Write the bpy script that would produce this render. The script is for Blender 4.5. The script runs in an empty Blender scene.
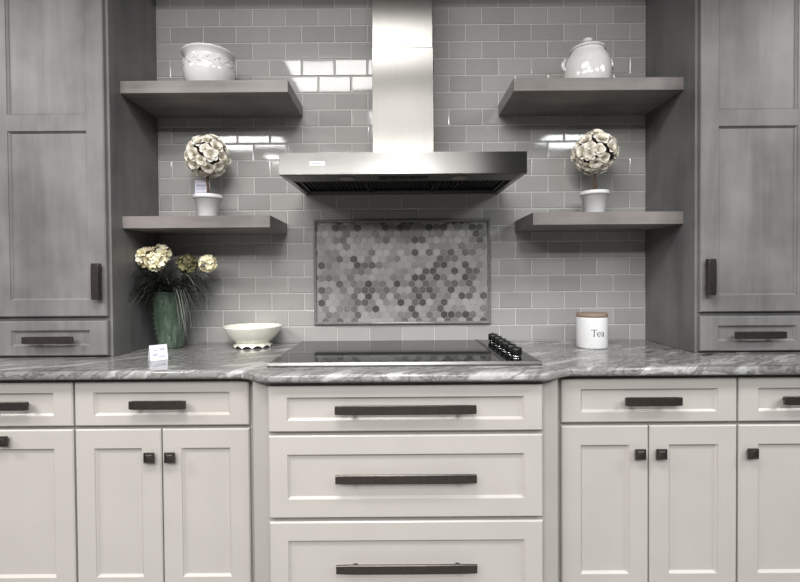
import bpy, bmesh, math, random
from mathutils import Vector, Matrix
PI = math.pi
scene = bpy.context.scene
COL = scene.collection
rnd = random.Random(7)

# ------------------------------------------------------------------ materials
def new_mat(name):
    m = bpy.data.materials.new(name); m.use_nodes = True
    nt = m.node_tree
    return m, nt, nt.nodes['Principled BSDF']
def N(nt, t, **kw):
    n = nt.nodes.new(t)
    for k, v in kw.items():
        if k in n.inputs: n.inputs[k].default_value = v
        else: setattr(n, k, v)
    return n
def ramp(nt, fac, stops):
    r = nt.nodes.new('ShaderNodeValToRGB')
    els = r.color_ramp.elements
    while len(els) < len(stops): els.new(0.5)
    for e, (p, c) in zip(els, stops):
        e.position = p; e.color = (c[0], c[1], c[2], 1)
    nt.links.new(fac, r.inputs[0])
    return r.outputs[0]
def pos(nt, scale=(1, 1, 1), rot=(0, 0, 0)):
    g = nt.nodes.new('ShaderNodeNewGeometry')
    mp = N(nt, 'ShaderNodeMapping'); mp.inputs['Scale'].default_value = scale; mp.inputs['Rotation'].default_value = rot
    nt.links.new(g.outputs['Position'], mp.inputs['Vector'])
    return mp.outputs[0]
def noise(nt, vec, scale, detail=4, rough=.55, dist=0.):
    n = N(nt, 'ShaderNodeTexNoise'); n.inputs['Scale'].default_value = scale; n.inputs['Detail'].default_value = detail
    n.inputs['Roughness'].default_value = rough; n.inputs['Distortion'].default_value = dist
    if vec is not None: nt.links.new(vec, n.inputs['Vector'])
    return n.outputs['Fac']
def bump(nt, bs, h, strength, dist):
    b = N(nt, 'ShaderNodeBump'); b.inputs['Strength'].default_value = strength; b.inputs['Distance'].default_value = dist
    nt.links.new(h, b.inputs['Height']); nt.links.new(b.outputs[0], bs.inputs['Normal'])
def mixf(nt, a, b, f):
    m = nt.nodes.new('ShaderNodeMath'); m.operation = 'MULTIPLY_ADD'
    nt.links.new(b, m.inputs[0]); m.inputs[1].default_value = f; nt.links.new(a, m.inputs[2])
    return m.outputs[0]
def plain(name, c, rough=.5, metal=0., var=.04, vscale=30., spec=.5, coat=0., bumps=None):
    m, nt, b = new_mat(name)
    f = noise(nt, pos(nt), vscale)
    c0 = [max(0, x * (1 - var * 2)) for x in c]; c1 = [x * (1 + var * 2) for x in c]
    nt.links.new(ramp(nt, f, [(.3, c0), (.7, c1)]), b.inputs['Base Color'])
    b.inputs['Roughness'].default_value = rough; b.inputs['Metallic'].default_value = metal
    b.inputs['Specular IOR Level'].default_value = spec; b.inputs['Coat Weight'].default_value = coat
    b.inputs['Coat Roughness'].default_value = .05
    if bumps: bump(nt, b, noise(nt, pos(nt), bumps[0], 3), bumps[1], bumps[2])
    return m
def wood(name, dark, light, axis, rough=.42):
    m, nt, b = new_mat(name)
    s = [9, 9, 9]; s[axis] = .9
    s2 = [90, 90, 90]; s2[axis] = 4
    f1 = noise(nt, pos(nt, tuple(s)), 1.0, 4, .6, .6)
    f2 = noise(nt, pos(nt, tuple(s2)), 1.0, 3, .6)
    f3 = noise(nt, pos(nt, (5, 5, 5)), 1.0, 3, .5)
    f = mixf(nt, mixf(nt, f1, f2, .12), f3, .85)
    mid = [(a + c) / 2 for a, c in zip(dark, light)]
    nt.links.new(ramp(nt, f, [(.72, dark), (1.02 if False else .98, mid), (1.0, light)]) if False else ramp(nt, nscale(nt, f, .5), [(.36, dark), (.5, mid), (.66, light)]), b.inputs['Base Color'])
    b.inputs['Roughness'].default_value = rough
    bump(nt, b, f2, .05, .002)
    return m
def nscale(nt, f, k):
    m = nt.nodes.new('ShaderNodeMath'); m.operation = 'MULTIPLY'; m.inputs[1].default_value = k
    nt.links.new(f, m.inputs[0]); return m.outputs[0]
def steel(name, col, rough, aniso, axis, rot=0.0):
    m, nt, b = new_mat(name)
    b.inputs['Metallic'].default_value = 1
    s = [400, 400, 400]; s['xyz'.index(axis)] = 3
    f = noise(nt, pos(nt, tuple(s)), 1, 2)
    nt.links.new(ramp(nt, f, [(.2, [c * .93 for c in col]), (.8, [min(1, c * 1.05) for c in col])]), b.inputs['Base Color'])
    b.inputs['Roughness'].default_value = rough
    b.inputs['Anisotropic'].default_value = aniso
    b.inputs['Anisotropic Rotation'].default_value = rot
    t = N(nt, 'ShaderNodeTangent'); t.direction_type = 'RADIAL'; t.axis = 'Z'
    nt.links.new(t.outputs[0], b.inputs['Tangent'])
    bump(nt, b, f, .02, .001)
    return m

M = {}
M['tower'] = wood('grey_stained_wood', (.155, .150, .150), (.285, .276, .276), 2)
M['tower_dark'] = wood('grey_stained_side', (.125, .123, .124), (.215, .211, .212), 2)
M['shelf'] = wood('grey_stained_shelf', (.180, .163, .156), (.345, .316, .305), 0)
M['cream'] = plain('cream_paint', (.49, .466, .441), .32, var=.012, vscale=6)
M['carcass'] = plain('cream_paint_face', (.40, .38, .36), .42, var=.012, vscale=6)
M['toe'] = plain('toe_kick', (.2, .19, .18), .6)
M['bronze'] = plain('dark_bronze', (.125, .108, .102), .33, .8, var=.06, vscale=60, bumps=(90, .04, .001))
M['grout'] = plain('light_grout', (.60, .595, .585), .8, var=.03)
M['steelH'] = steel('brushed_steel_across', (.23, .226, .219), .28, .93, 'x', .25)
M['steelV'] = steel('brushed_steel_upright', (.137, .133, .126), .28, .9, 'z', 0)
M['steelT'] = plain('satin_steel_trim', (.24, .238, .232), .40, 1., var=.02)
M['steelD'] = plain('dull_steel', (.22, .215, .21), .38, 1., var=.03)
M['black'] = plain('black_plastic', (.010, .010, .010), .35, var=.1)
M['filter'] = plain('black_filter', (.006, .006, .007), .5, .0, var=.2)
M['chrome'] = plain('chrome', (.75, .75, .75), .15, 1., var=.02)
M['glass'] = plain('black_glass', (.012, .012, .013), .06, var=.02)
M['lamp_lens'] = plain('frosted_lens', (.33, .31, .25), .3, var=.02)
M['white'] = plain('white_ceramic', (.76, .75, .745), .14, var=.015, coat=.3)
M['cream_cer'] = plain('cream_ceramic', (.86, .85, .77), .2, var=.02, coat=.3, bumps=(75, .35, .004))
M['relief'] = plain('white_ceramic_relief', (.70, .68, .67), .16, var=.02, coat=.3, bumps=(60, .30, .004))
M['pot'] = plain('matte_white_pot', (.74, .74, .75), .4, var=.01)
M['card'] = plain('white_card', (.74, .74, .83), .6, var=.03, vscale=60)
M['print'] = plain('grey_print', (.40, .40, .46), .6)
M['ink'] = plain('dark_ink', (.06, .06, .06), .5)
M['label_white'] = plain('white_label', (.85, .85, .85), .4, var=.01)
M['bark'] = plain('twig_bark', (.11, .07, .045), .8, var=.3, vscale=150)
M['foam'] = plain('brown_moss', (.09, .065, .045), .9, var=.3, vscale=90)
M['lidwood'] = wood('pale_wood_lid', (.19, .140, .105), (.36, .275, .215), 0, .5)
M['stem'] = plain('green_stem', (.045, .06, .035), .6, var=.2)
M['floor'] = plain('showroom_floor', (.09, .085, .08), .5, var=.06, vscale=3)
M['ceil'] = plain('ceiling_paint', (.32, .32, .32), .9, var=.01)
M['wallpaint'] = plain('wall_paint', (.22, .22, .22), .8, var=.02)
M['walldark'] = plain('dark_reflection_wall', (.03, .03, .03), .7, var=.02)  # for unseen walls, made dark to reflect in the hood canopy

def rose_mat():
    m, nt, b = new_mat('dried_rose_petals')
    g = nt.nodes.new('ShaderNodeNewGeometry')
    r = ramp(nt, g.outputs['Random Per Island'], [(0, (.80, .73, .61)), (.35, (.93, .885, .80)), (1, (.97, .955, .91))])
    nt.links.new(r, b.inputs['Base Color']); b.inputs['Roughness'].default_value = .7
    b.inputs['Subsurface Weight'].default_value = .0
    return m
M['rose'] = rose_mat()
def petal_mat(name, a, c):
    m, nt, b = new_mat(name)
    g = nt.nodes.new('ShaderNodeNewGeometry')
    nt.links.new(ramp(nt, g.outputs['Random Per Island'], [(0, a), (1, c)]), b.inputs['Base Color'])
    b.inputs['Roughness'].default_value = .6
    return m
M['petal'] = petal_mat('cream_petals', (.86, .78, .54), (.97, .94, .80))
M['gpetal'] = petal_mat('greenish_petals', (.17, .16, .085), (.30, .28, .16))
M['leaf'] = petal_mat('dark_leaves', (.012, .018, .012), (.040, .052, .036))
M['grass'] = petal_mat('grey_green_grass', (.13, .14, .125), (.40, .41, .38))

def tile_mat():
    m, nt, b = new_mat('grey_gloss_tile')
    g = nt.nodes.new('ShaderNodeNewGeometry')
    f = noise(nt, pos(nt, (14, 14, 14)), 1, 3)
    ff = mixf(nt, g.outputs['Random Per Island'], f, .5)
    nt.links.new(ramp(nt, ff, [(.2, (.365, .360, .350)), (1.2 if False else 1, (.425, .418, .407))]), b.inputs['Base Color'])
    b.inputs['Roughness'].default_value = .055; b.inputs['IOR'].default_value = 1.42
    bump(nt, b, noise(nt, pos(nt, (9, 9, 9)), 1, 1), .05, .004)
    return m
M['tile'] = tile_mat()
def hex_mat():
    m, nt, b = new_mat('stone_hexagons')
    g = nt.nodes.new('ShaderNodeNewGeometry')
    f = noise(nt, pos(nt, (60, 60, 60)), 1, 4, .6, 1.)
    ff = mixf(nt, g.outputs['Random Per Island'], f, .35)
    nt.links.new(ramp(nt, nscale(nt, ff, .74), [(.13, (.085, .083, .080)), (.24, (.15, .147, .142)), (.38, (.235, .23, .224)), (.58, (.315, .31, .30)), (.85, (.40, .395, .385))]), b.inputs['Base Color'])
    b.inputs['Roughness'].default_value = .3
    return m
M['hex'] = hex_mat()
def stone_mat():
    m, nt, b = new_mat('streaked_quartzite')
    v0 = pos(nt, (1, 1, 1), (math.radians(-24), 0, math.radians(-40)))
    mp = N(nt, 'ShaderNodeMapping'); mp.inputs['Scale'].default_value = (.26, 6.2, 6.2); nt.links.new(v0, mp.inputs['Vector']); v = mp.outputs[0]
    warp = N(nt, 'ShaderNodeTexNoise'); warp.inputs['Scale'].default_value = 1.3; warp.inputs['Detail'].default_value = 3
    nt.links.new(v, warp.inputs['Vector'])
    add = N(nt, 'ShaderNodeVectorMath'); add.operation = 'MULTIPLY_ADD'
    nt.links.new(warp.outputs['Color'], add.inputs[0]); add.inputs[1].default_value = (.3, .42, .35); nt.links.new(v, add.inputs[2])
    f = noise(nt, add.outputs[0], 2.1, 5, .55, .05)
    c = ramp(nt, f, [(.30, (.09, .075, .07)), (.35, (.26, .25, .245)), (.42, (.33, .325, .32)), (.465, (.16, .15, .147)), (.50, (.31, .305, .30)), (.56, (.22, .213, .21)), (.61, (.50, .497, .49)), (.69, (.32, .315, .31))])
    f2 = noise(nt, pos(nt, (130, 130, 130)), 1, 4, .7)
    mx = N(nt, 'ShaderNodeMixRGB'); mx.blend_type = 'OVERLAY'; mx.inputs[0].default_value = .28
    nt.links.new(c, mx.inputs[1]); nt.links.new(ramp(nt, f2, [(.3, (.3, .3, .3)), (.7, (.7, .7, .7))]), mx.inputs[2])
    nt.links.new(mx.outputs[0], b.inputs['Base Color'])
    b.inputs['Roughness'].default_value = .12
    return m
M['stone'] = stone_mat()
def vase_mat():
    m, nt, b = new_mat('green_glaze')
    f = noise(nt, pos(nt, (40, 40, 12)), 1, 4)
    nt.links.new(ramp(nt, f, [(.25, (.055, .082, .058)), (.55, (.095, .138, .102)), (.8, (.18, .235, .185))]), b.inputs['Base Color'])
    b.inputs['Roughness'].default_value = .17; b.inputs['Coat Weight'].default_value = .4
    vo = N(nt, 'ShaderNodeTexVoronoi'); vo.inputs['Scale'].default_value = 46
    nt.links.new(pos(nt), vo.inputs['Vector'])
    bump(nt, b, vo.outputs['Distance'], .2, .004)
    return m
M['vase'] = vase_mat()

# ------------------------------------------------------------------ mesh helpers
class MB:
    def __init__(s): s.v = []; s.f = []; s.mi = []; s.sm = []
    def vert(s, p): s.v.append(tuple(p)); return len(s.v) - 1
    def face(s, idx, mi=0, sm=False): s.f.append(tuple(idx)); s.mi.append(mi); s.sm.append(sm)
    def quad(s, a, b, c, d, mi=0): s.face([s.vert(p) for p in (a, b, c, d)], mi)
    def box(s, x0, x1, y0, y1, z0, z1, mi=0, c=0.0):
        """box with every edge chamfered by c"""
        if c <= 0:
            i = [s.vert((x, y, z)) for x in (x0, x1) for y in (y0, y1) for z in (z0, z1)]
            for q in ((0, 1, 3, 2), (4, 6, 7, 5), (0, 4, 5, 1), (2, 3, 7, 6), (0, 2, 6, 4), (1, 5, 7, 3)): s.face([i[k] for k in q], mi)
            return
        bm = bmesh.new()
        bmesh.ops.create_cube(bm, size=1)
        for v in bm.verts:
            v.co = Vector(((x0 + x1) / 2 + v.co.x * (x1 - x0), (y0 + y1) / 2 + v.co.y * (y1 - y0), (z0 + z1) / 2 + v.co.z * (z1 - z0)))
        bmesh.ops.bevel(bm, geom=list(bm.edges), offset=c, segments=2, affect='EDGES', profile=.5)
        s.bm(bm, mi); bm.free()
    def bm(s, bm, mi=0, sm=False):
        b = len(s.v); bm.verts.index_update()
        s.v += [tuple(v.co) for v in bm.verts]
        for f in bm.faces: s.face([b + v.index for v in f.verts], mi, sm)
    def lathe(s, prof, n=40, mi=0, sm=True, c=(0, 0), fn=None, cap=True):
        rings = []
        for k, (r, z) in enumerate(prof):
            ring = []
            for j in range(n):
                a = 2 * PI * j / n
                rr, zz = (r, z) if fn is None else fn(k, r, z, a)
                ring.append(s.vert((c[0] + rr * math.cos(a), c[1] + rr * math.sin(a), zz)))
            rings.append(ring)
        for p, q in zip(rings, rings[1:]):
            for j in range(n): s.face((p[j], p[(j + 1) % n], q[(j + 1) % n], q[j]), mi, sm)
        if cap:
            s.face(rings[0][::-1], mi); s.face(rings[-1], mi)
    def tube(s, pts, r, n=8, mi=0, sm=True):
        pts = [Vector(p) for p in pts]; rings = []
        for k, p in enumerate(pts):
            d = (pts[min(k + 1, len(pts) - 1)] - pts[max(k - 1, 0)]).normalized()
            u = d.cross(Vector((0, 0, 1)) if abs(d.z) < .9 else Vector((1, 0, 0))).normalized(); w = d.cross(u)
            rr = r[k] if isinstance(r, (list, tuple)) else r
            rings.append([s.vert(p + u * rr * math.cos(2 * PI * j / n) + w * rr * math.sin(2 * PI * j / n)) for j in range(n)])
        for a, b in zip(rings, rings[1:]):
            for j in range(n): s.face((a[j], a[(j + 1) % n], b[(j + 1) % n], b[j]), mi, sm)
        s.face(rings[0][::-1], mi); s.face(rings[-1], mi)
    def grid(s, P, mi=0, sm=True):
        idx = [[s.vert(p) for p in row] for row in P]
        for a, b in zip(idx, idx[1:]):
            for j in range(len(a) - 1): s.face((a[j], a[j + 1], b[j + 1], b[j]), mi, sm)
    def prism_x(s, prof, x0, x1, mi=0):
        """profile [(y,z)...] extruded along x"""
        a = [s.vert((x0, y, z)) for y, z in prof]; b = [s.vert((x1, y, z)) for y, z in prof]
        n = len(prof)
        for j in range(n): s.face((a[j], a[(j + 1) % n], b[(j + 1) % n], b[j]), mi)
        s.face(a[::-1], mi); s.face(b, mi)
    def build(s, name, mats, parent=None, loc=None, fix=True):
        me = bpy.data.meshes.new(name)
        me.from_pydata(s.v, [], s.f)
        for m in (mats if isinstance(mats, (list, tuple)) else [mats]): me.materials.append(m)
        for p, mi, sm in zip(me.polygons, s.mi, s.sm): p.material_index = mi; p.use_smooth = sm
        if fix:
            bm = bmesh.new(); bm.from_mesh(me); bmesh.ops.recalc_face_normals(bm, faces=bm.faces); bm.to_mesh(me); bm.free()
        me.update()
        o = bpy.data.objects.new(name, me); COL.objects.link(o)
        if parent: o.parent = parent
        if loc: o.location = loc
        return o
def tag(o, label, cat, group=None):
    o['label'] = label; o['category'] = cat
    if group: o['group'] = group
    return o
def thing(name, loc, label, cat, group=None):
    o = bpy.data.objects.new(name, None); o.empty_display_size = .05; COL.objects.link(o); o.location = loc
    return tag(o, label, cat, group)
def struct(o): o['kind'] = 'structure'; return o

# ------------------------------------------------------------------ dimensions (metres; back wall y=0, viewer towards -y)
ZC = .914; W = 1.160; DT = .3776; D1 = .6406; D2 = .7196; DH = .511
TW, TH, T0, R0 = .1556, .0794, -1.0154, 2.4993

# ------------------------------------------------------------------ setting
def make_wall():
    mb = MB()
    mb.box(-1.75, 1.75, .0022, .12, 0, 3.0, 0)
    for k in range(-1, 20):
        z1 = R0 - k * TH; z0 = z1 - TH
        g = .0012
        zb, zt = max(z0 + g, ZC + .001), z1 - g
        off = T0 + (0 if k % 2 == 0 else -.5 * TW)
        for i in range(-2, 16):
            xa, xb = max(off + i * TW + g, -W + .001), min(off + (i + 1) * TW - g, W - .001)
            if xb - xa < .012: continue
            e = .0042; tx, tz = rnd.uniform(-1, 1) * .00022, rnd.uniform(-1, 1) * .00012
            o = [mb.vert(p) for p in ((xa, .004, zb), (xb, .004, zb), (xb, .004, zt), (xa, .004, zt))]
            n = [mb.vert((x, -.0002 + tx * sx + tz * sz, z)) for x, z, sx, sz in
                 ((xa + e, zb + e, -1, -1), (xb - e, zb + e, 1, -1), (xb - e, zt - e, 1, 1), (xa + e, zt - e, -1, 1))]
            mb.face(n, 1)
            m = [mb.vert((x, .0015, z)) for x, z in ((xa + .0008, zb + .0008), (xb - .0008, zb + .0008), (xb - .0008, zt - .0008), (xa + .0008, zt - .0008))]
            for j in range(4):
                mb.face((o[j], o[(j + 1) % 4], m[(j + 1) % 4], m[j]), 1)
                mb.face((m[j], m[(j + 1) % 4], n[(j + 1) % 4], n[j]), 1)
    mb.box(-5, -1.75, .0022, .12, 0, 3.0, 2); mb.box(1.75, 5, .0022, .12, 0, 3.0, 2)
    struct(mb.build('wall_back', [M['grout'], M['tile'], M['wallpaint']]))
make_wall()
def slab(name, x0, x1, y0, y1, z0, z1, m):
    mb = MB(); mb.box(x0, x1, y0, y1, z0, z1); return struct(mb.build(name, m))
slab('floor', -5, 5, -7.4, .12, -.08, 0, M['floor'])
slab('ceiling', -5, 5, -7.4, .12, 3.02, 3.1, M['ceil'])
slab('wall_left', -5.1, -5, -7.4, .12, 0, 3.02, M['wallpaint'])
slab('wall_right', 5, 5.1, -7.4, .12, 0, 3.02, M['walldark'])
mb = MB(); mb.box(-5, 1.15, -7.5, -7.4, 0, 3.02, 0); mb.box(1.15, 5, -7.5, -7.4, 0, 3.02, 1)  # right stretch is unseen, made dark for the canopy's reflection
struct(mb.build('wall_front', [M['wallpaint'], M['walldark']]))
mb = MB(); mb.box(-1.158, 1.158, -.34, .004, 2.597, 3.02); struct(mb.build('shade_trim_1', M['tower']))  # unseen trim above the view, added to shade the top tile row

# ------------------------------------------------------------------ fronts, handles
def front(x0, x1, z0, z1, stile, openings, t=.020, rec=.0095, slope=.0068, ch=.0038):
    """door or drawer front in local coords, back face at y=0, front at y=-t; openings [(za, zb)] recessed panels"""
    mb = MB(); yf = -t
    B = [(x0, 0, z0), (x1, 0, z0), (x1, 0, z1), (x0, 0, z1)]
    E = [(x0, yf + ch, z0), (x1, yf + ch, z0), (x1, yf + ch, z1), (x0, yf + ch, z1)]
    F = [(x0 + ch, yf, z0 + ch), (x1 - ch, yf, z0 + ch), (x1 - ch, yf, z1 - ch), (x0 + ch, yf, z1 - ch)]
    for a, b in ((B, E), (E, F)):
        for j in range(4): mb.quad(a[j], a[(j + 1) % 4], b[(j + 1) % 4], b[j])
    mb.quad(*B[::-1])
    xa, xb = x0 + stile, x1 - stile
    mb.quad((x0 + ch, yf, z0 + ch), (xa, yf, z0 + ch), (xa, yf, z1 - ch), (x0 + ch, yf, z1 - ch))
    mb.quad((xb, yf, z0 + ch), (x1 - ch, yf, z0 + ch), (x1 - ch, yf, z1 - ch), (xb, yf, z1 - ch))
    zz = z0 + ch
    for za, zb in openings:
        mb.quad((xa, yf, zz), (xb, yf, zz), (xb, yf, za), (xa, yf, za)); zz = zb
        loops = []
        for ins, dy in ((0, 0), (.0008, .003), (slope, rec - .0015), (slope + .0008, rec)):
            loops.append([(xa + ins, yf + dy, za + ins), (xb - ins, yf + dy, za + ins), (xb - ins, yf + dy, zb - ins), (xa + ins, yf + dy, zb - ins)])
        for a, b in zip(loops, loops[1:]):
            for j in range(4): mb.quad(a[j], a[(j + 1) % 4], b[(j + 1) % 4], b[j])
        mb.quad(*loops[-1])
    mb.quad((xa, yf, zz), (xb, yf, zz), (xb, yf, z1 - ch), (xa, yf, z1 - ch))
    return mb
def weld(o):
    bm = bmesh.new(); bm.from_mesh(o.data); bmesh.ops.remove_doubles(bm, verts=bm.verts, dist=1e-5)
    bmesh.ops.recalc_face_normals(bm, faces=bm.faces); bm.to_mesh(o.data); bm.free()
    return o
def bar_pull(cx, cz, L, y, parent, vertical=False, h=.029):
    """flat bar pull, slightly bowed, on two square posts; y = face of the front it sits on"""
    mb = MB(); n = 12; P = []
    def T(u, yy, w): return (cx + w, yy, cz + u) if vertical else (cx + u, yy, cz + w)
    rings = []
    for k in range(n + 1):
        u = (k / n - .5) * L; bow = .0015 * (1 - (2 * k / n - 1) ** 2)
        y0 = y - (.010 if vertical else .024) - bow; y1 = y - .033 - bow; hh = h / 2 - (.0012 if k in (0, n) else 0)
        c = .0018
        prof = [(y0, -hh + c), (y0, hh - c), (y0 - c, hh), (y1 + c, hh), (y1, hh - c), (y1, -hh + c), (y1 + c, -hh), (y0 - c, -hh)]
        rings.append([mb.vert(T(u, a, b)) for a, b in prof])
    for a, b in zip(rings, rings[1:]):
        for j in range(8): mb.face((a[j], a[(j + 1) % 8], b[(j + 1) % 8], b[j]))
    mb.face(rings[0]); mb.face(rings[-1][::-1])
    for s in (-1, 1):
        u = s * (L / 2 - .024 if L < .3 else L / 2 - .06)
        if vertical: mb.box(cx - .009, cx + .009, y - .027, y + .001, cz + u - .007, cz + u + .007, 0, .001)
        else: mb.box(cx + u - .007, cx + u + .007, y - .027, y + .001, cz - .006, cz + .003, 0, .001)
    return mb.build('handle', M['bronze'], parent)
def square_knob(cx, cz, y, parent):
    mb = MB()
    mb.box(cx - .007, cx + .007, y - .016, y + .001, cz - .007, cz + .007, 0, .001)
    # pillowed square head with a ridged edge
    s = .0178; L = []
    for ins, dy in ((.002, -.013), (0, -.015), (0, -.020), (.0015, -.0225), (.004, -.0225), (.005, -.0208), (.009, -.0225), (.013, -.0235)):
        a = s - ins; L.append([(cx - a, y + dy, cz - a), (cx + a, y + dy, cz - a), (cx + a, y + dy, cz + a), (cx - a, y + dy, cz + a)])
    for a, b in zip(L, L[1:]):
        for j in range(4): mb.quad(a[j], a[(j + 1) % 4], b[(j + 1) % 4], b[j])
    mb.quad(*L[-1]); mb.quad(*L[0][::-1])
    return mb.build('knob', M['bronze'], parent)

# ------------------------------------------------------------------ base cabinets
def base_carcass(t, x0, x1, yf, toe=.07):
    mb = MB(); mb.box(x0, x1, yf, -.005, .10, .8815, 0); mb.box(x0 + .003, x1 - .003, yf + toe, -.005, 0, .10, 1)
    return mb.build('carcass', [M['carcass'], M['toe']], t, loc=(-t.location.x, 0, 0))
DZ = (.7160, .8680); DOORZ = (.125, .7045)
def place(mb, name, t, yf, mat):
    o = weld(mb.build(name, mat, t)); o.location = (-t.location.x, yf, 0); return o
def drawer(t, x0, x1, yf, z=DZ, stile=.066, rail=.0355, pull=None, mat='cream', h=.030):
    o = place(front(x0, x1, z[0], z[1], stile, [(z[0] + rail, z[1] - rail)]), 'drawer', t, yf, M[mat])
    L = pull or .191
    bar_pull((x0 + x1) / 2, (z[0] + z[1]) / 2 + .003, L, -.020, o, h=h)
    return o
def door(t, x0, x1, yf, knob, kz=.611):
    o = place(front(x0, x1, DOORZ[0], DOORZ[1], .066, [(DOORZ[0] + .063, DOORZ[1] - .066)]), 'door', t, yf, M['cream'])
    square_knob(knob, kz, -.020, o)
    return o
yf1 = -D1 + .020; yf2 = -D2 + .020
G = 'cream base cabinets'
tL = thing('base_cabinet', (-.84, 0, 0), 'cream two-door base cabinet with one drawer below the green vase and cream bowl', 'cabinet', G)
base_carcass(tL, -1.1445, -.514, yf1)
drawer(tL, -1.1405, -.5390, yf1)
door(tL, -1.1405, -.8440, yf1, -.877); door(tL, -.8400, -.5390, yf1, -.8065)
tR = thing('base_cabinet', (.84, 0, 0), 'cream two-door base cabinet with one drawer below the tea canister', 'cabinet', G)
base_carcass(tR, .514, 1.1475, yf1)
drawer(tR, .5390, 1.1445, yf1)
door(tR, .5390, .8390, yf1, .803); door(tR, .8430, 1.1445, yf1, .875)
tFL = thing('base_cabinet', (-1.375, 0, 0), 'cream base cabinet with knob on its top rail, under the left tall grey cabinet', 'cabinet', G)
base_carcass(tFL, -1.606, -1.146, yf1)
drawer(tFL, -1.602, -1.1475, yf1)
door(tFL, -1.602, -1.1475, yf1, -1.377, .671)
tFR = thing('base_cabinet', (1.378, 0, 0), 'single-door cream base cabinet with knob on its left stile, under the right tall cabinet', 'cabinet', G)
base_carcass(tFR, 1.149, 1.61, yf1)
drawer(tFR, 1.1515, 1.606, yf1)
door(tFR, 1.1515, 1.606, yf1, 1.187)
tC = thing('drawer_cabinet', (0, 0, 0), 'cream cabinet of three wide drawers with long bar handles under the cooktop', 'cabinet')
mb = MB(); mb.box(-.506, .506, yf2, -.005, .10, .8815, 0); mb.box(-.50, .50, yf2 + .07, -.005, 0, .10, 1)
mb.build('carcass', [M['carcass'], M['toe']], tC)
for z in ((.7160, .8670), (.4305, .7035), (.1300, .4180)):
    r = .037 if z[0] > .7 else .062
    drawer(tC, -.451, .451, yf2, z, .062, r, .456)

# ------------------------------------------------------------------ tall cabinets on the counter
def tower(s, label):
    t = thing('tall_cabinet', (s * 1.40, 0, ZC), label, 'cabinet', 'tall grey cabinets on the counter')
    xo = 1.640
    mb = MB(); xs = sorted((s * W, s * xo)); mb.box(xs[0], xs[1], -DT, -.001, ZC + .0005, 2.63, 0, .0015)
    # face frame edge strip (slightly proud bead along the inner corner)
    xb = sorted((s * W, s * (W + .008))); mb.box(xb[0], xb[1], -DT - .003, -DT + .001, ZC + .001, 2.62, 1)
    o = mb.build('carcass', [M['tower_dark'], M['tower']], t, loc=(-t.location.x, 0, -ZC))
    xa, xb = sorted((s * 1.1735, s * 1.6215))
    stile = .0685
    d = weld(front(xa, xb, 1.0765, 2.60, stile, [(1.142, 1.8075), (1.871, 2.535)], rec=.010, slope=.0065).build('door', M['tower'], t))
    d.location = (-t.location.x, -DT, -ZC)
    bar_pull(s * 1.199, 1.2145, .141, -.020, d, True, h=.030)
    g = weld(front(xa, xb, .9215, 1.0590, stile, [(.9605, 1.0225)], rec=.010, slope=.0065).build('drawer', M['tower'], t))
    g.location = (-t.location.x, -DT, -ZC)
    bar_pull(s * 1.3885, .9870, .197, -.020, g)
    return t
tower(-1, 'tall grey-stained cabinet with door and drawer beside the vase of flowers')
tower(1, 'tall grey-stained cabinet with door and drawer near the tea canister')

# ------------------------------------------------------------------ floating shelves
def shelf(x0, x1, z0, z1, label):
    mb = MB(); mb.box(x0, x1, -.305, -.001, z0, z1, 0, .0015)
    o = mb.build('floating_shelf', M['shelf'], loc=None)
    return tag(o, label, 'shelf', 'grey floating shelves')
shelf(-W, -.4690, 1.9885, 2.0395, 'thick grey wood floating shelf carrying the open white pot')
shelf(.4610, W, 1.9860, 2.0385, 'thick grey wood floating shelf carrying the lidded white jar')
shelf(-W, -.5490, 1.4330, 1.4835, 'grey wood floating shelf carrying the rose topiary, above the vase')
shelf(.5380, W, 1.4350, 1.4870, 'grey wood floating shelf carrying the rose topiary, above the tea canister')

# ------------------------------------------------------------------ countertop
def countertop():
    top = []
    ya, yb = -.6790, -.7520
    def S(u): return u * u * (3 - 2 * u)
    pts = [(-1.64, -.003), (-1.64, ya)]
    n = 14
    for k in range(n + 1): pts.append((-.565 + k / n * .125, ya + (yb - ya) * S(k / n)))
    for k in range(n + 1): pts.append((.440 + k / n * .125, yb + (ya - yb) * S(k / n)))
    pts += [(1.64, ya), (1.64, -.003)]
    # edge profile: (inset, z)
    mb = MB(); rings = []
    def off(i, ins):
        x, y = pts[i]
        if y > -.1: return (x, y)
        p = pts[max(i - 1, 0)] if i > 1 else (x - 1, y); q = pts[min(i + 1, len(pts) - 1)] if i < len(pts) - 2 else (x + 1, y)
        tx, ty = q[0] - p[0], q[1] - p[1]; l = math.hypot(tx, ty)
        return (x - ty / l * ins * 1, y + tx / l * ins)
    prof = [(.012, .8830), (.005, .8845), (.001, .8885), (0, .893), (0, .901), (.0015, .9075), (.006, .9120), (.012, .9139), (.02, .914)]
    for ins, z in prof: rings.append([mb.vert((*off(i, ins), z)) for i in range(len(pts))])
    m = len(pts)
    for a, b in zip(rings, rings[1:]):
        for j in range(m): mb.face((a[j], a[(j + 1) % m], b[(j + 1) % m], b[j]), 0, 0 < j < m - 2)
    mb.face(rings[0][::-1]); mb.face(rings[-1])
    o = mb.build('countertop', M['stone'])
    return tag(o, 'polished grey streaked stone countertop bowed forward under the cooktop', 'countertop')
countertop()

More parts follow.
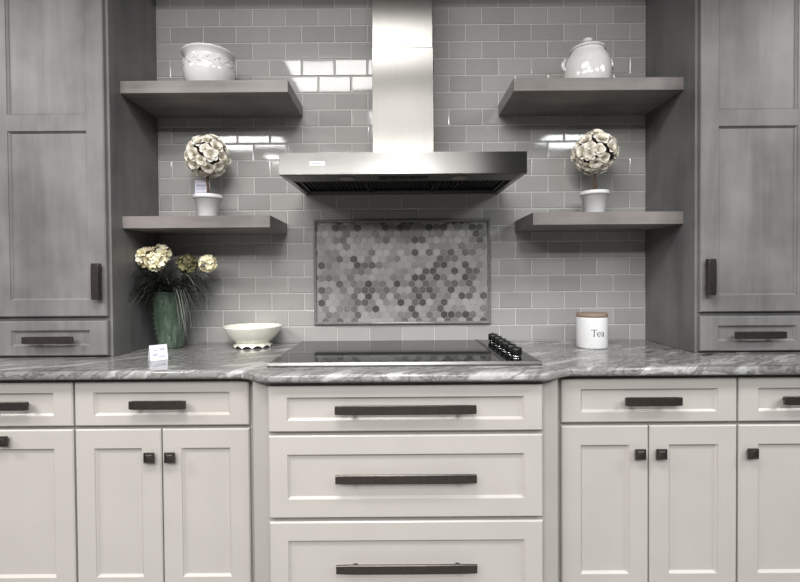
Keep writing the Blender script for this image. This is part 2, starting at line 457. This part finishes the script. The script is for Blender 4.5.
# ------------------------------------------------------------------ hexagon mosaic
def mosaic():
    x0, x1, z0, z1 = -.4225, .4195, .9980, 1.4985
    t = thing('mosaic_panel', (0, -.001, z0), 'framed grey hexagon stone mosaic panel on the tile wall above the cooktop', 'wall panel')
    f = .0145
    mb = MB()
    prof = [(0, 0), (0, .010), (.003, .0145), (.0075, .016), (.0115, .0145), (f, .010), (f, 0)]
    # mitred pencil trim
    L = [[(x0 + i, -d, z0 + i), (x1 - i, -d, z0 + i), (x1 - i, -d, z1 - i), (x0 + i, -d, z1 - i)] for i, d in prof]
    for a, b in zip(L, L[1:]):
        for j in range(4): mb.quad(a[j], a[(j + 1) % 4], b[(j + 1) % 4], b[j])
    o = weld(mb.build('frame', M['pencil'], t)); o.location = (0, 0, -z0)
    mb = MB(); xa, xb, za, zb = x0 + f - .001, x1 - f + .001, z0 + f - .001, z1 - f + .001
    mb.box(xa, xb, -.0055, 0, za, zb, 1)
    p = .0343; R = p / math.sqrt(3); gap = .0020; r = 0
    z = zb + .004
    while z > za - R:
        x = xa - p + (p / 2 if r % 2 else 0) + .006
        while x < xb + p:
            rr = R - gap / 2 / .866
            poly = [(x + rr * math.sin(k * PI / 3), z + rr * math.cos(k * PI / 3)) for k in range(6)]
            for lo, hi, ax in ((xa, xb, 0), (za, zb, 1)):
                for bound, sgn in ((lo, 1), (hi, -1)):
                    out = []
                    for k in range(len(poly)):
                        A, B = poly[k], poly[(k + 1) % len(poly)]
                        ia, ib = (A[ax] - bound) * sgn >= 0, (B[ax] - bound) * sgn >= 0
                        if ia: out.append(A)
                        if ia != ib:
                            u = (bound - A[ax]) / (B[ax] - A[ax]); out.append((A[0] + u * (B[0] - A[0]), A[1] + u * (B[1] - A[1])))
                    poly = out
                    if not poly: break
                if not poly: break
            if len(poly) >= 3:
                cxm = sum(q[0] for q in poly) / len(poly); czm = sum(q[1] for q in poly) / len(poly)
                a = [mb.vert((q[0], -.0055, q[1])) for q in poly]; b = [mb.vert((cxm + (q[0] - cxm) * .96, -.0075, czm + (q[1] - czm) * .96)) for q in poly]
                mb.face(b, 0)
                for k in range(len(poly)): mb.face((a[k], a[(k + 1) % len(poly)], b[(k + 1) % len(poly)], b[k]), 0)
            x += p
        z -= p * .866; r += 1
    mb.build('hexagon_tiles', [M['hex'], M['hexgrout']], t, loc=(0, 0, -z0))
M['pencil'] = plain('grey_pencil_trim', (.24, .238, .233), .12, var=.08, vscale=60)
M['hexgrout'] = plain('pale_mosaic_grout', (.44, .435, .425), .8)
mosaic()

# ------------------------------------------------------------------ range hood
def hood():
    t = thing('range_hood', (0, 0, 1.605), 'stainless steel chimney range hood on the tile wall above the cooktop', 'range hood')
    off = (0, 0, -1.605); h = .4583
    mb = MB()
    fr = []
    for k in range(9):
        u = k / 8; fr.append((-DH + .0012 * math.sin(PI * u), 1.684 - .079 * u))
    prof = [(-.001, 1.684)] + fr + [(-DH + .004, 1.6045), (-.385, 1.6075), (-.385, 1.648), (-.025, 1.656), (-.025, 1.617), (-.001, 1.617)]
    mb.prism_x(prof, -h, h)
    for s in (-1, 1):
        a, b = sorted((s * h * .9995, s * (h - .020))); mb.prism_x([(-.386, 1.6077), (-.0245, 1.6172), (-.0245, 1.657), (-.386, 1.649)], a, b)
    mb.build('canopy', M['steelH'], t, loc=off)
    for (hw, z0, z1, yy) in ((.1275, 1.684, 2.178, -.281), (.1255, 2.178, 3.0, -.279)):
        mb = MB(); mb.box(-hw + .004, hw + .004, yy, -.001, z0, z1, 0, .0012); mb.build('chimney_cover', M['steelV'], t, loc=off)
    mb = MB(); mb.box(-h + .02, h - .02, -DH + .012, -.386, 1.6030, 1.6072, 0, .0008); mb.build('underside_panel', M['steelD'], t, loc=off)
    for cx in (-.215, .215):
        mb = MB(); mb.lathe([(.036, 1.6035), (.036, 1.6010), (.030, 1.6000)], 32, 0, False, (cx, -.447)); mb.lathe([(.029, 1.6001), (.029, 1.5996)], 32, 1, False, (cx, -.447))
        mb.build('lamp', [M['steelD'], M['lamp_lens']], t, loc=off)
    mb = MB(); mb.box(-.095, .095, -.475, -.425, 1.6010, 1.6035, 0, .001)
    for k in range(5): mb.box(-.07 + k * .035 - .010, -.07 + k * .035 + .010, -.462, -.440, 1.5998, 1.6014, 1, .0005)
    mb.build('control_panel', [M['black'], M['filter']], t, loc=off)
    for cx in (-.289, 0, .289):
        mb = MB(); w = .140
        mb.box(cx - w, cx + w, -.383, -.365, 1.620, 1.640, 1); mb.box(cx - w, cx + w, -.045, -.027, 1.628, 1.648, 1)
        for s in (-1, 1): mb.box(cx + s * w - .008, cx + s * w + .008, -.38, -.03, 1.624, 1.642, 1)
        for k in range(14):
            x = cx - w + .018 + k * (2 * w - .036) / 13
            mb.prism_x([(-.366, 1.628), (-.044, 1.636), (-.044, 1.641), (-.366, 1.633)], x - .006, x + .006, 0)
        mb.box(cx - w, cx + w, -.38, -.03, 1.6415, 1.6465, 0)
        mb.build('filter', [M['filter'], M['black']], t, loc=off)
    mb = MB(); xb0, xb1, zb0, zb1 = -.345, -.288, 1.6370, 1.6530; y = -DH + .0008
    mb.box(xb0, xb1, y - .0012, y + .003, zb0, zb1, 0)
    mb.box(xb0 + .006, xb0 + .038, y - .0016, y - .0010, zb0 + .0045, zb0 + .0105, 1)
    mb.box(xb0 + .044, xb0 + .047, y - .0016, y - .0010, zb0 + .002, zb1 - .002, 1)
    mb.build('badge', [M['label_white'], M['print']], t, loc=off)
hood()

# ------------------------------------------------------------------ cooktop
def cooktop():
    t = thing('cooktop', (0, -.34, ZC), 'black glass electric cooktop with steel trim and six knobs set in the stone counter', 'cooktop')
    off = (0, .34, -ZC)
    mb = MB(); h = .4745; yfr = -.6370; ybk = -.060; zt = .9285
    mb.prism_x([(ybk, ZC + .0005), (ybk, zt - .003), (yfr + .014, zt - .003), (yfr + .014, zt + .0004), (yfr + .006, zt + .0004), (yfr, ZC + .006), (yfr, ZC + .0005)], -h, h)
    mb.build('steel_trim', M['steelT'], t, loc=off)
    mb = MB(); mb.box(-h + .008, h - .006, yfr + .0145, ybk + .001, zt - .0028, zt, 0, .0006)
    mb.build('glass_top', M['glass'], t, loc=off)
    mb = MB(); mb.box(.338, .352, yfr + .016, ybk + .004, zt, zt + .0015, 0, .0005); mb.build('divider_strip', M['steelD'], t, loc=off)
    first = None
    for k in range(6):
        y = -.118 - k * .0835
        kb = MB()
        kb.lathe([(.0190, 0), (.0190, .005), (.0178, .0062), (.0165, .0065), (.0165, .008)], 28)
        kb.lathe([(.0208, .008), (.0220, .0095), (.0213, .032), (.0195, .0345), (.012, .035)], 28, 1)
        kb.box(-.0035, .0035, -.019, .019, .0342, .0385, 1, .001)
        if first is None:
            o = MB(); o = kb.build('knob', [M['chrome'], M['black']], t); first = o
        else:
            o = first.copy(); COL.objects.link(o); o.parent = t
        o.location = (.4085, y + .34, zt - ZC)
cooktop()

# ------------------------------------------------------------------ crockery
def open_pot():
    mb = MB()
    prof = [(.062, 0), (.080, .003), (.092, .018), (.108, .05), (.1165, .085), (.1150, .112), (.1080, .130), (.1045, .142), (.1065, .152), (.1165, .164), (.1205, .168), (.1215, .172), (.1195, .1755), (.1145, .1755), (.1060, .165), (.100, .145), (.105, .11), (.095, .04), (.06, .012)]
    mb.lathe(prof, 56, 0)
    # raised garland of leaves round the shoulder
    for k in range(15):
        a = 2 * PI * k / 15; r = .1128
        for (da, dz, tilt) in ((-.05, .006, .6), (.05, -.006, -.6)):
            P = []
            for i in range(4):
                row = []
                for j in range(3):
                    u = (i / 3 - .5) * .034; v = (j - 1) * .0065 * math.sin(PI * (i + .25) / 3.5)
                    aa = a + da + (u * math.cos(tilt) - v * math.sin(tilt)) / r; zz = .115 + dz + u * math.sin(tilt) + v * math.cos(tilt)
                    rr = r + .0030 + (.0022 if j == 1 else -.0025) - (zz - .115) * .22
                    row.append((rr * math.cos(aa), rr * math.sin(aa), zz))
                P.append(row)
            mb.grid(P, 1)
    o = mb.build('ceramic_pot', [M['white'], M['relief']], loc=(-.850, -.160, 2.0397)); o.scale = (.94, .94, .97)
    tag(o, 'open white ceramic pot with flared rim and raised garland on a high shelf', 'pot')
open_pot()
def lidded_jar():
    t = thing('lidded_jar', (.826, -.150, 2.0387), 'round white lidded ceramic jar with side lugs on a high shelf', 'jar')
    mb = MB()
    mb.lathe([(.070, 0), (.088, .002), (.0925, .012), (.0985, .05), (.1005, .085), (.097, .118), (.088, .145), (.0765, .163), (.072, .170), (.072, .176), (.066, .178)], 52)
    mb.build('body', M['white'], t)
    mb = MB(); mb.lathe([(.066, .1765), (.0765, .178), (.0775, .182), (.075, .187), (.062, .196), (.040, .205), (.020, .2095), (.012, .211)], 48)
    mb.lathe([(.011, .209), (.012, .215), (.0215, .2195), (.0235, .225), (.021, .231), (.012, .2345), (.003, .235)], 28)
    mb.build('lid', M['white'], t)
    for s in (-1, 1):
        mb = MB(); pts = []
        for k in range(11):
            a = -PI / 2 + PI * k / 10
            pts.append((s * (.0960 + .013 * math.cos(a)), 0, .118 + .024 * math.sin(a)))
        mb.tube(pts, [.0065 + .0025 * math.sin(PI * k / 10) for k in range(11)], 12); mb.build('lug', M['white'], t)
lidded_jar()
def footed_bowl():
    t = thing('footed_bowl', (-.681, -.125, ZC), 'cream footed ceramic bowl with scalloped base on the counter left of the cooktop', 'bowl')
    mb = MB(); sx = 1.0
    def wob(k, r, z, a): return (r * (1 + .004 * math.cos(16 * a) * (z > .06)), z + (.0006 * math.cos(16 * a) if z > .09 else 0))
    prof = [(.045, .024), (.070, .024), (.080, .029), (.098, .047), (.113, .068), (.124, .088), (.1285, .0965), (.1305, .101), (.1285, .1035), (.1240, .1015), (.112, .082), (.090, .05), (.06, .035)]
    mb.lathe(prof, 64, 0, True, (0, 0), wob); mb.build('bowl_body', M['cream_cer'], t).scale = (1, 1, .93)
    mb = MB(); n = 96; rings = []
    for (r, z, am) in ((.066, .0245, 0), (.071, .018, 0), (.0795, .010, .3), (.0865, .0035, 1.0), (.0835, .0030, 1.0), (.0755, .009, .3), (.066, .018, 0)):
        ring = []
        for j in range(n):
            a = 2 * PI * j / n; c = abs(math.cos(6 * a)) ** .8
            ring.append(mb.vert(((r + .002 * (1 - c) * am) * math.cos(a), (r + .002 * (1 - c) * am) * math.sin(a), z - am * .0032 + am * .0115 * c)))
        rings.append(ring)
    for p, q in zip(rings, rings[1:]):
        for j in range(n): mb.face((p[j], p[(j + 1) % n], q[(j + 1) % n], q[j]), 0, True)
    mb.build('scalloped_foot', M['cream_cer'], t)
footed_bowl()

# serif letters as thick strokes, cap height 1
def stroke(pts, ws):
    q = []
    for k, (x, y) in enumerate(pts):
        a = pts[max(k - 1, 0)]; b = pts[min(k + 1, len(pts) - 1)]
        dx, dy = b[0] - a[0], b[1] - a[1]; l = math.hypot(dx, dy) or 1
        w = (ws[k] if isinstance(ws, list) else ws) / 2
        q.append(((x - dy / l * w, y + dx / l * w), (x + dy / l * w, y - dx / l * w)))
    return q
def word_tea():
    S = []
    S.append(stroke([(.04, .965), (.40, .965), (.76, .965)], .07))                     # T bar
    S.append(stroke([(.055, 1.0), (.045, .88), (.03, .76)], [.07, .05, .02])); S.append(stroke([(.745, 1.0), (.755, .88), (.77, .76)], [.07, .05, .02]))
    S.append(stroke([(.40, .98), (.40, .5), (.40, .02)], .12)); S.append(stroke([(.24, .025), (.56, .025)], .05))
    def arc(cx, cy, rx, ry, a0, a1, w0, w1, n=20):
        P = []; Wd = []
        for k in range(n + 1):
            a = math.radians(a0 + (a1 - a0) * k / n); P.append((cx + rx * math.cos(a), cy + ry * math.sin(a)))
            Wd.append(w0 + (w1 - w0) * abs(math.cos(a)))
        return stroke(P, Wd)
    S.append(arc(1.08, .33, .235, .31, 0, 320, .05, .11)); S.append(stroke([(.86, .35), (1.31, .35)], .05))       # e
    S.append(arc(1.66, .47, .15, .17, 165, 10, .06, .10)); S.append(stroke([(1.81, .50), (1.81, .12), (1.86, .03), (1.95, .05)], [.11, .11, .09, .04]))
    S.append(arc(1.67, .18, .15, .17, 60, 330, .05, .10)); S.append(stroke([(1.80, .40), (1.70, .36), (1.64, .33)], .06))   # a
    return S
def canister():
    t = thing('tea_canister', (.8145, -.222, ZC), 'white ceramic tea canister with pale wooden lid on the counter', 'canister')
    r = .0635
    mb = MB(); mb.lathe([(.057, 0), (.0615, .001), (r, .006), (r, .129), (.0625, .1325), (.057, .1325)], 64); mb.build('body', M['pot'], t)
    mb = MB(); mb.lathe([(.055, .1325), (.0630, .1330), (.0645, .136), (.0645, .147), (.063, .1495), (.057, .150)], 64); mb.build('lid', M['lidwood'], t)
    mb = MB(); sc = .0290; R = r + .0005; a0 = -PI / 2 - .42
    for q in word_tea():
        idx = []
        for l, rr in q:
            idx.append([mb.vert((R * math.cos(a0 + x * sc / R), R * math.sin(a0 + x * sc / R), .054 + y * sc)) for x, y in (l, rr)])
        for a, b in zip(idx, idx[1:]): mb.face((a[0], a[1], b[1], b[0]))
    mb.build('lettering', M['ink'], t, fix=False)
canister()

# ------------------------------------------------------------------ price cards
def tent_card(loc, rotz, w, h, label, tilt=.30):
    t = thing('price_card', loc, label, 'card'); t.rotation_euler = (0, 0, rotz)
    mb = MB(); dy = h * math.tan(tilt); th = .0012
    A = [(-w / 2, 0, 0), (w / 2, 0, 0), (w / 2, dy, h), (-w / 2, dy, h)]
    mb.prism_x([(0, 0), (dy, h), (dy + .002, h), (2 * dy + .004, 0), (2 * dy + .002, 0), (dy + .001, h - .003), (.002, 0)], -w / 2, w / 2)
    mb.build('folded_card', M['card'], t)
    mb = MB()
    for (u0, u1, v0, v1) in ((.16, .42, .30, .46), (.50, .86, .20, .30), (.2, .5, .62, .68), (.56, .84, .62, .80)):
        def P(u, v): return ((u - .5) * w, v * dy - .0006, v * h)
        mb.quad(P(u0, v0), P(u1, v0), P(u1, v1), P(u0, v1))
    mb.build('printing', M['print_faint'], t, fix=False)
M['print_faint'] = plain('faint_print', (.52, .52, .62), .6)
tent_card((-.926, -.480, ZC + .0005), math.radians(42), .062, .058, 'small white folded price card on the counter in front of the green vase', .25)

# ------------------------------------------------------------------ rose topiaries
def petal_grid(L, Wd, cup, curl, n=5, m=5, base=.25):
    """petal from origin along +x, width along y, rising in z; returns rows"""
    P = []
    for i in range(n):
        u = i / (n - 1); w = Wd * (base + (1 - base) * math.sin(PI * min(1, .12 + u * .78)) ** .7)
        if u > .85: w *= .8
        row = []
        for j in range(m):
            v = j / (m - 1) * 2 - 1
            row.append(Vector((L * u - L * .06 * v * v * u, w * v, cup * u * u + curl * max(0, u - .6) + .35 * w * v * v)))
        P.append(row)
    return P
def rose_mesh():
    mb = MB(); r = .030
    rr = random.Random(3)
    for (n, tilt, L, Wd, a0) in ((5, .30, .031, .0175, 0), (5, .75, .027, .0155, .6), (4, 1.10, .022, .012, .2), (3, 1.32, .018, .008, .9)):
        for k in range(n):
            a = a0 + 2 * PI * k / n + rr.uniform(-.12, .12); T = tilt + rr.uniform(-.10, .10)
            R = Matrix.Rotation(a, 4, 'Z') @ Matrix.Rotation(-T, 4, 'Y')
            P = [[R @ (v + Vector((.002, 0, 0))) for v in row] for row in petal_grid(L, Wd, .006, -.014)]
            mb.grid(P)
    me_o = mb.build('rose', M['rose'], fix=False)
    return me_o
def topiary(x, y, z, label, seed, proto):
    t = thing('rose_topiary', (x, y, z), label, 'topiary', 'rose topiaries in white pots')
    mb = MB()
    mb.lathe([(.034, 0), (.0400, .001), (.0415, .004), (.0555, .094), (.0620, .0945), (.0628, .098), (.0628, .108), (.0612, .1105), (.0570, .1105), (.053, .098), (.02, .094)], 48)
    mb.build('pot', M['pot'], t)
    mb = MB(); mb.lathe([(.052, .094), (.052, .099), (.03, .102), (.008, .103)], 24); mb.build('moss', M['foam'], t)
    mb = MB(); mb.tube([(0, 0, .098), (.002, .001, .135), (-.001, 0, .165), (.001, 0, .20)], [.0075, .006, .0055, .006], 10); mb.build('trunk', M['bark'], t)
    ball = Vector((0, 0, .282)); R = .070
    mb = MB(); mb.lathe([(R * math.sin(PI * k / 12) + .0005, ball.z - R * math.cos(PI * k / 12)) for k in range(13)], 24); mb.build('flower_ball', M['foam'], t)
    r2 = random.Random(seed); n = 48
    for k in range(n):
        zc = 1 - 2 * (k + .5) / n; a = k * 2.39996 + seed; s = math.sqrt(1 - zc * zc)
        d = Vector((s * math.cos(a), s * math.sin(a), zc)) + Vector([r2.uniform(-.1, .1) for _ in range(3)]); d.normalize()
        if proto[0] is None: proto[0] = rose_mesh(); o = proto[0]
        else: o = proto[0].copy(); COL.objects.link(o)
        o.parent = t; o.location = ball + d * (R + r2.uniform(.001, .009))
        q = d.to_track_quat('Z', 'Y').to_matrix().to_4x4() @ Matrix.Rotation(r2.uniform(0, 6.28), 4, 'Z')
        o.rotation_euler = q.to_euler(); sc = r2.uniform(.82, 1.08); o.scale = (sc, sc, sc)
PR = [None]
topiary(-.866, -.150, 1.4837, 'ball of dried cream roses in white pot with a card tucked behind its stem', 1, PR)
topiary(.857, -.150, 1.4872, 'ball of dried cream roses in white pot on shelf above the tea canister', 5, PR)
t = thing('price_card', (-.903, -.118, 1.589), 'small white card tucked into the pot behind the topiary stem', 'card')
mb = MB(); mb.box(-.034, .034, -.001, .001, 0, .080, 0, .0004); mb.build('card_sheet', M['card'], t)
mb = MB()
for (u0, u1, z0, z1) in ((-.026, .02, .022, .026), (-.026, .010, .038, .041), (-.026, .022, .052, .060)): mb.quad((u0, -.0016, z0), (u1, -.0016, z0), (u1, -.0016, z1), (u0, -.0016, z1))
mb.build('printing', M['print_faint'], t, fix=False)

# ------------------------------------------------------------------ vase and flowers
VX, VY = -1.044, -.142
mb = MB()
def vfn(k, r, z, a): return (r * (1 + .005 * math.cos(14 * a) * min(1, z / .03)), z)
mb.lathe([(.044, 0), (.0505, .002), (.0525, .010), (.058, .045), (.066, .10), (.0715, .155), (.0720, .195), (.0690, .232), (.0675, .244), (.0690, .250), (.0675, .253), (.0635, .2525), (.062, .24), (.066, .19), (.055, .06), (.03, .02)], 84, 0, True, (0, 0), vfn)
for cc in range(14):
    a = 2 * PI * (cc + .5) / 14
    for k in range(9):
        z = .045 + k * .0225; rr = .056 + .0165 * math.sin(min(1, (z - .03) / .155) * PI / 2) - max(0, z - .2) * .05
        q = bmesh.new(); bmesh.ops.create_uvsphere(q, u_segments=8, v_segments=5, radius=.0031)
        bmesh.ops.translate(q, verts=q.verts, vec=(rr * math.cos(a + .04 * (k % 2)), rr * math.sin(a + .04 * (k % 2)), z)); mb.bm(q, 0, True); q.free()
o = mb.build('vase', M['vase'], loc=(VX, VY, ZC))
tag(o, 'tall green glazed ceramic vase with raised ribs on the counter by the tall cabinet', 'vase')
ZV = ZC + .25
def bloom(mb, R, seed, mi=0):
    # a rounded head of small five-petalled florets
    rr = random.Random(seed); n = 17
    for k in range(n):
        zc = 1 - 1.6 * (k + .5) / n; a = k * 2.39996; sn = math.sqrt(max(0, 1 - zc * zc))
        d = Vector((sn * math.cos(a), sn * math.sin(a), zc)) + Vector([rr.uniform(-.15, .15) for _ in range(3)]); d.normalize()
        Q = d.to_track_quat('Z', 'Y').to_matrix().to_4x4(); c = d * R * .62; a0 = rr.uniform(0, 6)
        for j in range(5):
            Rm = Matrix.Translation(c) @ Q @ Matrix.Rotation(a0 + 2 * PI * j / 5 + rr.uniform(-.15, .15), 4, 'Z') @ Matrix.Rotation(-rr.uniform(.15, .7), 4, 'Y')
            mb.grid([[Rm @ (v + Vector((.001, 0, 0))) for v in row] for row in petal_grid(R * .56, R * .25, R * .06, -R * .12, 4, 4, .2)], mi)
def flower(head, d, R, seed, label, mat='petal', start=(0, 0)):
    base = Vector((VX + start[0], VY + start[1], ZC + .14))
    t = thing('cut_flower', base, label, 'flower', 'flowers in the green vase')
    head = Vector(head) - base; d = Vector(d).normalized()
    mb = MB(); c = head * .55 + Vector((0, 0, .05)); pts = []
    for k in range(9):
        u = k / 8; pts.append(Vector((0, 0, 0)) * (1 - u) ** 2 + c * 2 * u * (1 - u) + head * u * u)
    mb.tube(pts, .0025, 7); mb.build('stem', M['stem'], t)
    mb = MB(); bloom(mb, R, seed)
    o = mb.build('blossom', M[mat], t, fix=False); o.location = head; o.rotation_euler = d.to_track_quat('Z', 'Y').to_euler()
flower((-1.128, -.185, 1.318), (-.2, -.8, .5), .046, 11, 'cream blossom at the far left of the vase bouquet', start=(-.02, -.01))
flower((-1.070, -.165, 1.333), (.15, -.6, .8), .044, 12, 'cream blossom at the top back of the bouquet cluster', start=(0, .01))
flower((-1.068, -.215, 1.298), (.05, -.9, .35), .043, 13, 'cream blossom at the lower front of the bouquet cluster', start=(.0, -.02))
flower((-.866, -.165, 1.290), (.32, -.85, .35), .040, 14, 'lone cream blossom leaning out to the right of the bouquet', start=(.03, 0))
flower((-.962, -.150, 1.288), (.2, -.55, .8), .046, 15, 'dull greenish blossom between the cream cluster and the lone blossom', 'gpetal', start=(.02, .01))
def blade(mb, p0, az, L, rise, droop, w, n=9):
    d = Vector((math.cos(az), math.sin(az), 0)); side = Vector((-d.y, d.x, 0)); P = []
    for k in range(n):
        u = k / (n - 1)
        c = Vector(p0) + d * (L * u) + Vector((0, 0, rise * math.sin(min(1, u * 1.15) * PI * .62) - droop * u * u))
        c.y = min(c.y, -.006); c.x = max(c.x, -W + .006)
        ww = w * (1 - u) ** .6 + .0002
        P.append([c - side * ww, c + Vector((0, 0, ww * .5)), c + side * ww])
    mb.grid(P)
def sprays():
    r2 = random.Random(21)
    t = bpy.data.objects
    # drooping grass on the right of the vase
    def grass(name, az0, az1, n, label, Lr, dr, mat='grass', w=.0016):
        mb = MB()
        for k in range(n):
            blade(mb, (r2.uniform(-.03, .03), r2.uniform(-.03, .03), -.02), r2.uniform(az0, az1), r2.uniform(*Lr), r2.uniform(.09, .16), r2.uniform(*dr), r2.uniform(.6, 1.2) * w)
        for i, v in enumerate(mb.v):
            mb.v[i] = (max(v[0], -W + .005 - VX), min(v[1], -.006 - VY), v[2])
        o = mb.build(name, M[mat], loc=(VX, VY, ZV), fix=False)
        o['kind'] = 'stuff'
        return tag(o, label, 'grass')
    grass('grass_spray', -.85, .5, 42, 'thin grey-green grass blades drooping over the right side of the vase', (.10, .22), (.04, .32), w=.0021)
    grass('grass_spray', 2.3, 4.3, 30, 'thin dark grass blades spreading to the left of the vase', (.10, .20), (.03, .18), w=.0016)
    # dark fern leaves
    def fern(n, az0, az1, label):
        mb = MB()
        for k in range(n):
            az = r2.uniform(az0, az1); L = r2.uniform(.10, .17); d = Vector((math.cos(az), math.sin(az), 0)); s = Vector((-d.y, d.x, 0)); rise = r2.uniform(.05, .13); dr = r2.uniform(.03, .14)
            p0 = Vector((r2.uniform(-.03, .03), r2.uniform(-.03, .03), -.01)); q = []
            for i in range(12):
                u = i / 11; q.append(p0 + d * L * u + Vector((0, 0, rise * math.sin(u * PI * .65) - dr * u * u)))
            mb.tube(q, .0009, 4)
            for i in range(2, 12):
                l = .030 * math.sin(PI * (i / 13)) + .010
                for sg in (-1, 1):
                    tip = q[i] + s * sg * l + d * l * .7 + Vector((0, 0, r2.uniform(-.008, .006)))
                    b = (tip - q[i]).normalized(); ww = Vector((0, 0, 1)).cross(b) * .0038
                    m = q[i] + (tip - q[i]) * .5
                    mb.grid([[q[i] - ww * .2, q[i] + ww * .2], [m - ww + Vector((0, 0, .002)), m + ww + Vector((0, 0, .002))], [tip - ww * .1, tip + ww * .1]])
        for i, v in enumerate(mb.v): mb.v[i] = (max(v[0], -W + .004 - VX), min(v[1], -.005 - VY), v[2])
        o = mb.build('fern_spray', M['leaf'], loc=(VX, VY, ZV), fix=False)
        o['kind'] = 'stuff'
        tag(o, label, 'foliage')
    fern(36, -2.6, .7, 'dark ferny foliage filling the front of the vase mouth under the blossoms')
    fern(22, 2.2, 4.4, 'dark ferny foliage fanning left from the vase toward the tall cabinet')
sprays()

# ------------------------------------------------------------------ lights
def panel(x0, x1, y0, y1, L, col=(1.0, .992, .975), z=3.01):
    li = bpy.data.lights.new('ceiling_troffer_or_fill', 'AREA'); li.shape = 'RECTANGLE'; li.size = x1 - x0; li.size_y = y1 - y0
    li.energy = L * PI * li.size * li.size_y; li.color = col
    o = bpy.data.objects.new('ceiling_troffer_or_fill', li); COL.objects.link(o); o.location = ((x0 + x1) / 2, (y0 + y1) / 2, z)
LP = 13.0
panel(-.95, .27, -2.28, -1.64, LP)
panel(-.32, .30, -4.02, -2.80, LP)
panel(-2.72, -1.50, -4.25, -3.64, LP * 1.5)
panel(1.87, 3.09, -4.25, -3.64, LP * 1.5, (.93, .98, 1))
panel(-.15, 1.07, -5.3, -4.7, LP * 2.4)
panel(-1.95, -.35, -5.3, -4.7, LP * 1.9)  # added panel, brightens the left of the hood canopy
panel(-3.9, -2.7, -2.3, -1.66, LP * 1.5)  # added fill light, far left out of view
panel(2.7, 3.9, -2.3, -1.66, LP * 1.5)  # added fill light, far right out of view
w = bpy.data.worlds.new('world'); w.use_nodes = True; scene.world = w
w.node_tree.nodes['Background'].inputs[0].default_value = (.9, .95, 1, 1)
w.node_tree.nodes['Background'].inputs[1].default_value = .12

# ------------------------------------------------------------------ camera
cam = bpy.data.cameras.new('camera'); co = bpy.data.objects.new('camera', cam); COL.objects.link(co)
cam.sensor_width = 36; cam.sensor_fit = 'HORIZONTAL'; cam.lens = 474.1875 / 800 * 36
cam.shift_x = 2.057 / 800; cam.shift_y = -5.5735 / 800; cam.clip_start = .05
r = Vector((.999973202, .000538015, -.00730109745)); u = Vector((.00729183, .01557903, .99985205)); f = Vector((-.00065168, .99987850, -.01557468))
co.matrix_world = Matrix(((r.x, u.x, -f.x, -.02066435), (r.y, u.y, -f.y, -2.26883825), (r.z, u.z, -f.z, 1.21965732), (0, 0, 0, 1)))
scene.camera = co
scene.view_settings.view_transform = 'Standard'
scene.view_settings.look = 'None'
scene.view_settings.exposure = 0.72
scene.view_settings.gamma = 0.88
